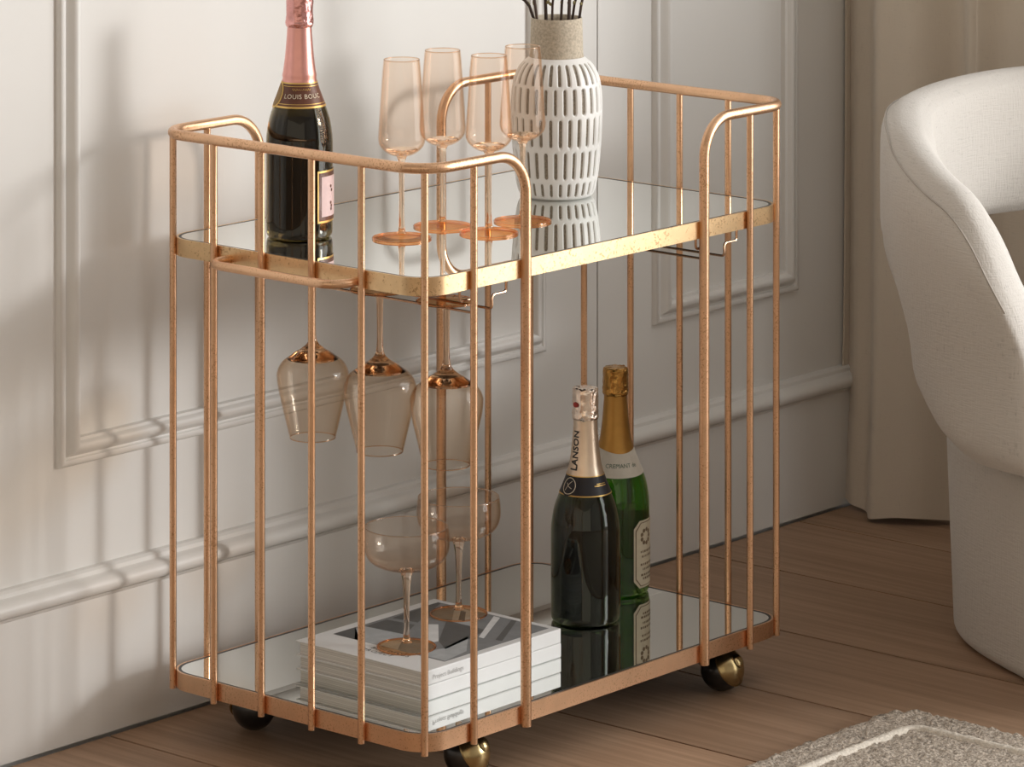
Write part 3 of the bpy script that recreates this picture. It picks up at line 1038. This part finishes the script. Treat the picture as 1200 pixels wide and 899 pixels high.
# 2: front bottle on the lower shelf
r2, p2, t2 = bottle('champagne_bottle', (0.5246, -0.3222, LS), 0.0452, 'near black champagne bottle with silver foil neck, front one on the lower shelf', g_dark, l_dark, 0.150, M['foil_silver'], 0.190, M['cap_silver'], 0.3045, 2)
nl = mesh_obj('neck_label', *wrap_strip(p2, -pi, pi, C_(0.1690), C_(0.1925), 0.0008, t2, 72), M['black_label'], r2)
for za, zb in ((0.1680, 0.1694), (0.1918, 0.1930)):
    mesh_obj('gold_line', *wrap_strip(p2, -pi, pi, C_(za), C_(zb), 0.0011, t2, 72, 2), M['goldprint'], nl)
mesh_obj('gold_line', *wrap_strip(p2, 0.42, 1.10, C_(0.1800), C_(0.1812), 0.0011, t2, 10, 2), M['goldprint'], nl)
mesh_obj('gold_line', *wrap_strip(p2, 0.55, 1.10, C_(0.1825), C_(0.1833), 0.0011, t2, 10, 2), M['goldprint'], nl)
def disc(prof, phi, z0, r0, off, toC):
    rt_ = Vector((-toC.y, toC.x, 0)); V, F = [], []
    R0 = prof_r(prof, z0)
    for j in range(5):
        for k in range(28):
            a = 2 * pi * k / 28; rr = r0 * (j + 0.001) / 4
            z = z0 + rr * sin(a); al = phi + rr * cos(a) / R0
            V.append((toC * cos(al) + rt_ * sin(al)) * (prof_r(prof, z) + off) + Vector((0, 0, z)))
    for j in range(4):
        for k in range(28):
            l = (k + 1) % 28
            F.append((j * 28 + k, j * 28 + l, j * 28 + 28 + l, j * 28 + 28 + k))
    return V, F
for oz, ophi in ((0.066, 1.12), (0.061, 1.18), (0.0455, 1.12), (0.0415, 1.16), (0.0375, 1.14)):
    mesh_obj('label_ornament', *disc(p1, ophi, oz, 0.0019, 0.0015, t1), M['maroon'], r1)
em = mesh_obj('emblem', *disc(p2, -0.80, 0.1800, 0.0122, 0.0013, t2), M['black_label'], nl)
ring = []
rt2 = Vector((-t2.y, t2.x, 0))
for k in range(36):
    a = 2 * pi * k / 36
    z = 0.1800 + 0.0098 * sin(a); al = -0.80 + 0.0098 * cos(a) / prof_r(p2, 0.18)
    ring.append((t2 * cos(al) + rt2 * sin(al)) * (prof_r(p2, z) + 0.0013) + Vector((0, 0, z)))
mesh_obj('emblem_ring', *tube(ring, 0.0005, 6, closed=True), M['pale_print'], nl)
def stroke(pts):
    out = []
    for dx, dz in pts:
        z = 0.18 + dz; al = -0.80 + dx / prof_r(p2, 0.18)
        out.append((t2 * cos(al) + rt2 * sin(al)) * (prof_r(p2, z) + 0.0014) + Vector((0, 0, z)))
    return out
mesh_obj('emblem_cross', *merge(tube(stroke([(0.004, 0.0062), (-0.001, 0.0015), (-0.0045, -0.006)]), 0.0004, 6), tube(stroke([(-0.0045, 0.003), (0.0, -0.001), (0.005, -0.003)]), 0.0004, 6)), M['pale_print'], nl)
mesh_obj('lettering', *wrap_text(p2, 'LANSON', 0.0125, -0.74, 0.2245, 0.0010, t2, vertical=True, spacing=1.04, bold=0.00035), M['ink'], r2, smooth=False)
mesh_obj('seal', *disc(p2, -0.85, 0.2835, 0.0035, 0.0035, t2), M['red_seal'], r2)
bl = mesh_obj('body_label', *wrap_strip(p2, 1.38, 3.4, C_(0.020), C_(0.085), 0.0005, t2, 30, 3), M['goldprint'], r2)
mesh_obj('label_face', *wrap_strip(p2, 1.43, 3.35, C_(0.022), C_(0.083), 0.0008, t2, 30, 3), M['black_label'], bl)

# 3: green bottle behind it
r3, p3, t3 = bottle('wine_bottle', (0.6630, -0.2590, LS), 0.0455, 'green sparkling wine bottle with gold foil neck, behind on the lower shelf', g_green, l_green, 0.112, M['foil_gold'], 0.186, M['cap_gold'], 0.3000, 3)
nl = mesh_obj('neck_label', *wrap_strip(p3, -pi, pi, lambda q: 0.1615 + 0.003 * cos((q - 0.53) * 2 * pi) * -1, lambda q: 0.1885 + 0.006 * (1 - cos((q - 0.55) * 4 * pi)) * 0.5, 0.0008, t3, 80), M['white_label'], r3)
mesh_obj('lettering', *wrap_text(p3, 'CREMANT de', 0.0074, 0.27, 0.1735, 0.0012, t3), M['green_ink'], nl, smooth=False)
V, F = wrap_text(p3, '\u00b4', 0.0074, 0.085, 0.1738, 0.0012, t3)
mesh_obj('lettering', V, F, M['green_ink'], nl, smooth=False)
def octo(lo, hi, cut):
    return (lambda q: lo + cut * max(0, 1 - min(q, 1 - q) / 0.14)), (lambda q: hi - cut * max(0, 1 - min(q, 1 - q) / 0.14))
a, b = octo(0.0110, 0.1010, 0.010)
bl = mesh_obj('body_label', *wrap_strip(p3, 0.56, 2.05, a, b, 0.0005, t3, 42, 4), M['cream'], r3)
a, b = octo(0.0135, 0.0985, 0.010)
mesh_obj('label_border', *wrap_strip(p3, 0.62, 1.99, a, b, 0.0008, t3, 42, 4), M['brown_ink'], bl)
a, b = octo(0.0145, 0.0975, 0.010)
mesh_obj('label_face', *wrap_strip(p3, 0.645, 1.965, a, b, 0.0010, t3, 42, 4), M['cream'], bl)
for k in range(9):
    aa = 2 * pi * k / 9
    mesh_obj('crest_leaf', *disc(p3, 1.05 + 0.20 * cos(aa), 0.079 + 0.009 * sin(aa), 0.0028, 0.0013, t3), M['brown_ink'], bl)
for z0, (w0, w1) in ((0.058, (0.80, 1.6)), (0.0515, (0.86, 1.6)), (0.041, (0.80, 1.6)), (0.0345, (0.9, 1.6)), (0.027, (0.82, 1.6)), (0.022, (0.9, 1.5))):
    q = w0
    rnd = random.Random(int(z0 * 1e5))
    while q < w1:
        dq = 0.03 + 0.07 * rnd.random()
        mesh_obj('label_print', *wrap_strip(p3, q, q + dq, C_(z0), C_(z0 + 0.0028), 0.0013, t3, 3, 1), M['brown_ink'], bl)
        q += dq + 0.035

# ------------------------------------------------------------------ vase with twigs
def vase():
    loc = Vector((0.5580, -0.2445, TS))
    root = empty('vase', loc)
    tag(root, 'white ceramic vase carved with rows of dashes and a bare clay neck', 'vase')
    H = 0.1845
    prof = refine([(0.0430, 0.0), (0.0485, 0.0035), (0.0525, 0.014), (0.0568, 0.042), (0.0600, 0.085), (0.0608, 0.115), (0.0600, 0.138), (0.0565, 0.158), (0.0490, 0.173), (0.0400, 0.1815), (0.0365, 0.1845)], 24)
    rows = [(0.0050, 0.0235), (0.0285, 0.0650), (0.0705, 0.1085), (0.1130, 0.1480), (0.1500, 0.1785)]
    N = 28
    seg = 420
    V, F, A = [], [], []
    def rows_at(z):
        for i, (a, b) in enumerate(rows):
            if a - 0.003 < z < b + 0.003:
                return i, a, b
        return None
    for r, z in prof:
        ra = rows_at(z)
        for k in range(seg):
            th = 2 * pi * k / seg
            g = 0.0
            if ra:
                i, a, b = ra
                q = (th / (2 * pi) * N + 0.5 * (i % 2)) % 1.0 - 0.5
                q += 0.05 * sin(i * 7 + (th * N / (2 * pi)) // 1)
                dx = q * 2 * pi * r / N
                hw = 0.0024 if i else 0.0021
                zc, hl = (a + b) / 2, (b - a) / 2
                dz = max(0, abs(z - zc) - (hl - hw * 1.5)) * 0.75
                d = sqrt(dx * dx + dz * dz)
                g = max(0.0, min(1.0, (hw - d) / 0.0013 + 0.5))
            rr = r - 0.0027 * g * g * (3 - 2 * g)
            V.append((rr * cos(th), rr * sin(th), z))
            A.append(g)
    n = len(prof)
    for j in range(n - 1):
        for k in range(seg):
            l = (k + 1) % seg
            F.append((j * seg + k, j * seg + l, (j + 1) * seg + l, (j + 1) * seg + k))
    F.append(tuple(range(seg)))
    m, nt, bs = new_mat('white_glaze_over_clay')
    at = node(nt, 'ShaderNodeAttribute'); at.attribute_name = 'groove'
    f = noise_n(nt, coords(nt), 420, 3)
    clay = ramp(nt, f, [(0.35, (0.20, 0.165, 0.125)), (0.65, (0.34, 0.29, 0.225))])
    mix = node(nt, 'ShaderNodeMix', data_type='RGBA')
    st = ramp(nt, at.outputs['Fac'], [(0.55, (0, 0, 0)), (0.85, (1, 1, 1))])
    nt.links.new(st, mix.inputs['Factor'])
    mix.inputs['A'].default_value = (0.84, 0.83, 0.81, 1)
    nt.links.new(clay, mix.inputs['B'])
    nt.links.new(mix.outputs['Result'], bs.inputs['Base Color'])
    bs.inputs['Roughness'].default_value = 0.42
    body = mesh_obj('body', V, F, m, root)
    at_ = body.data.attributes.new('groove', 'FLOAT', 'POINT')
    at_.data.foreach_set('value', A)
    nm = plain('bare_clay', (0.50, 0.43, 0.335), 0.85, nscale=330, var=0.22, bstr=0.25)
    np_ = [(0.0362, 0.1835), (0.0352, 0.190), (0.0346, 0.215), (0.0340, 0.2350), (0.0332, 0.2362), (0.0318, 0.2355), (0.0308, 0.228), (0.0308, 0.19), (0.0308, 0.06), (0, 0.058)]
    mesh_obj('neck', *lathe(np_, 56), nm, root, auto=60)
    return loc
VL = vase()
M['bark'] = plain('dark_bark', (0.055, 0.032, 0.022), 0.7, nscale=120, var=0.4, bstr=0.4)
M['bud'] = plain('green_brown_bud', (0.22, 0.19, 0.08), 0.7, nscale=120, var=0.3)
def twig(x_mouth, depth, lean, back, seed, r, label):
    rnd = random.Random(seed)
    base = VL + RT * (x_mouth * 0.5) + FW * depth * 0.5 + Vector((0, 0, 0.075))
    root = empty('twig', base)
    tag(root, label, 'twig', 'bare twigs in the carved vase')
    mouth = RT * (x_mouth * 0.5) + FW * depth * 0.5 + Vector((0, 0, 0.158))
    pts = [Vector((0, 0, 0)), mouth]
    p = mouth.copy()
    d = (RT * lean + FW * back + Vector((0, 0, 1))).normalized()
    for k in range(7):
        d = (d + Vector((rnd.uniform(-.12, .12), rnd.uniform(-.12, .12), 0.05))).normalized()
        p = p + d * 0.045
        pts.append(p.copy())
    path = crom(pts, 4)
    n = len(path)
    stem = mesh_obj('stem', *tube(path, [r * (1 - 0.65 * i / n) for i in range(n)], 8), M['bark'], root)
    for k in range(2, len(path) - 2, 3):
        if k < 5:
            continue
        c = path[k]
        s = Vector((rnd.uniform(-1, 1), rnd.uniform(-1, 1), 0.9)).normalized()
        L = rnd.uniform(0.006, 0.011)
        mesh_obj('bud', *tube([c, c + s * L * 0.35, c + s * L * 0.7, c + s * L], [0.0008, 0.0021, 0.0017, 0.0002], 7), M['bud'], root)
    for k in (9, 15, 21):
        c = path[min(k, n - 2)]
        s = Vector((rnd.uniform(-.7, .7), rnd.uniform(-.7, .7), 1)).normalized()
        q = [c, c + s * 0.025, c + s * 0.05 + Vector((rnd.uniform(-.01, .01), rnd.uniform(-.01, .01), 0.012))]
        mesh_obj('side_shoot', *tube(crom(q, 3), [r * 0.5] * 4 + [r * 0.35] * 2 + [r * 0.15], 6), M['bark'], root)
TW = [(-0.030, 0.000, -0.62, 0.05, 1, 0.0022, 'dark twig leaning furthest left out of the carved vase'),
      (-0.026, -0.012, -0.16, 0.0, 2, 0.0021, 'dark twig bending slightly left in the vase, second from left'),
      (-0.014, 0.004, 0.02, 0.08, 3, 0.0026, 'thick budded twig standing upright near the middle of the vase'),
      (-0.006, -0.008, 0.06, -0.05, 4, 0.0018, 'thin upright twig in the middle of the vase mouth'),
      (0.006, 0.006, 0.12, 0.06, 5, 0.0020, 'dark twig right of the middle of the vase mouth'),
      (0.016, -0.006, 0.05, 0.02, 6, 0.0026, 'knobbly greenish twig right of centre in the vase'),
      (0.021, 0.004, 0.22, 0.1, 7, 0.0019, 'twig leaning right in the vase, second from the right'),
      (0.030, 0.002, 0.34, 0.0, 8, 0.0020, 'dark twig leaning furthest right out of the carved vase')]
for t in TW:
    twig(*t)

# ------------------------------------------------------------------ armchair
def armchair():
    c = Vector((1.179, -0.817, 0))
    th = radians(-117)
    root = empty('armchair', c, th)
    tag(root, 'cream upholstered tub armchair with an open curved back beside the curtain', 'armchair')
    mat = M['chair']
    A_, B_ = 0.375, 0.370      # half depth, half width of the curved shell (outer)
    def smooth(t):
        t = max(0.0, min(1.0, t))
        return t * t * (3 - 2 * t)
    BMAX = radians(119.5)
    def hgt(b):
        q = math.degrees(abs(b))
        t = max(0.0, min(1.0, (q - 97) / 22.5))
        return 0.738 - 0.012 * smooth(q / 60) - 0.105 * smooth((q - 50) / 75) - 0.335 * (1 - sqrt(1 - t * t))
    def bot(b):
        q = abs(b)
        return 0.535 - 0.180 * smooth((q - radians(68)) / radians(9)) - 0.070 * smooth((q - radians(72)) / radians(28))
    ns, nv = 200, 36
    V, F = [], []
    for i in range(ns + 1):
        b = -BMAX + 2 * BMAX * i / ns
        zt, zb = hgt(b), bot(b)
        e = 1 - abs(b) / BMAX
        endk = min(1.0, sqrt(max(0.0, 1 - (1 - min(1, e / 0.05)) ** 2)) + 0.02)
        T = 0.074
        for k in range(nv):
            a = 2 * pi * k / nv
            # superellipse cross-section: s across thickness, u up the height
            ca, sa = cos(a), sin(a)
            s = math.copysign(abs(ca) ** 0.75, ca)
            u = math.copysign(abs(sa) ** 0.32, sa)
            z = (zt + zb) / 2 + (zt - zb) / 2 * u
            flare = 0.030 * smooth((z - 0.43) / 0.13) - 0.030 * smooth((0.33 - z) / 0.10)
            off = -T / 2 + T / 2 * s * endk * (0.85 if abs(u) > 0.9 else 1) + flare
            rx, ry = A_ + off, B_ + off
            V.append((-rx * cos(b), ry * sin(b), z))
    for i in range(ns):
        for k in range(nv):
            l = (k + 1) % nv
            F.append((i * nv + k, i * nv + l, (i + 1) * nv + l, (i + 1) * nv + k))
    F.append(tuple(range(nv)))
    F.append(tuple(ns * nv + k for k in range(nv)))
    shell = mesh_obj('back_shell', V, F, mat, root)
    # welt seam following the outer top edge of the shell
    for kk in (4, ):
        path = [Vector(V[i * nv + kk]) for i in range(5, ns - 4)]
        path = [p + Vector((0, 0, 0.0008)) for p in path]
        mesh_obj('seam', *tube(path, 0.0012, 6), M['seam'], shell)
    # lower body (seat box) as an oval drum with soft edges
    def drum(name, a, b, z0, z1, r, mat_, par, n=2.3, taper=0.0, cxo=0.0, seg=96):
        prof = []
        for k in range(9):
            t = pi / 2 * k / 8
            prof.append((-r + r * sin(t), z0 + r - r * cos(t)))
        for k in range(9):
            t = pi / 2 * k / 8
            prof.append((-r + r * cos(t), z1 - r + r * sin(t)))
        V, F = [], []
        for o, z in prof:
            kz = (z - z0) / (z1 - z0)
            for i in range(seg):
                t = 2 * pi * i / seg
                ex = math.copysign(abs(cos(t)) ** (2 / n), cos(t)); ey = math.copysign(abs(sin(t)) ** (2 / n), sin(t))
                V.append(((a + o - taper * (1 - kz)) * ex + cxo, (b + o - taper * (1 - kz)) * ey, z))
        m = len(prof)
        for j in range(m - 1):
            for i in range(seg):
                l = (i + 1) % seg
                F.append((j * seg + i, j * seg + l, (j + 1) * seg + l, (j + 1) * seg + i))
        F.append(tuple(range(seg)))
        F.append(tuple((m - 1) * seg + i for i in range(seg)))
        return mesh_obj(name, V, F, mat_, par, auto=60)
    drum('seat_body', 0.335, 0.322, 0.275, 0.375, 0.060, mat, root, 2.2, 0.02)
    sc_ = drum('seat_cushion', 0.366, 0.336, 0.335, 0.435, 0.040, mat, root, 2.2)
    ring = []
    for zz in (0.360, 0.412):
        ring = [(0.3625 * math.copysign(abs(cos(2 * pi * i / 80)) ** (2 / 2.2), cos(2 * pi * i / 80)), 0.3325 * math.copysign(abs(sin(2 * pi * i / 80)) ** (2 / 2.2), sin(2 * pi * i / 80)), zz) for i in range(80)]
        mesh_obj('piping', *tube(ring, 0.0035, 6, closed=True), M['seam'], sc_)
    drum('plinth', 0.310, 0.288, 0.0, 0.283, 0.02, mat, root, 2.9, 0.010, 0.02)
armchair()
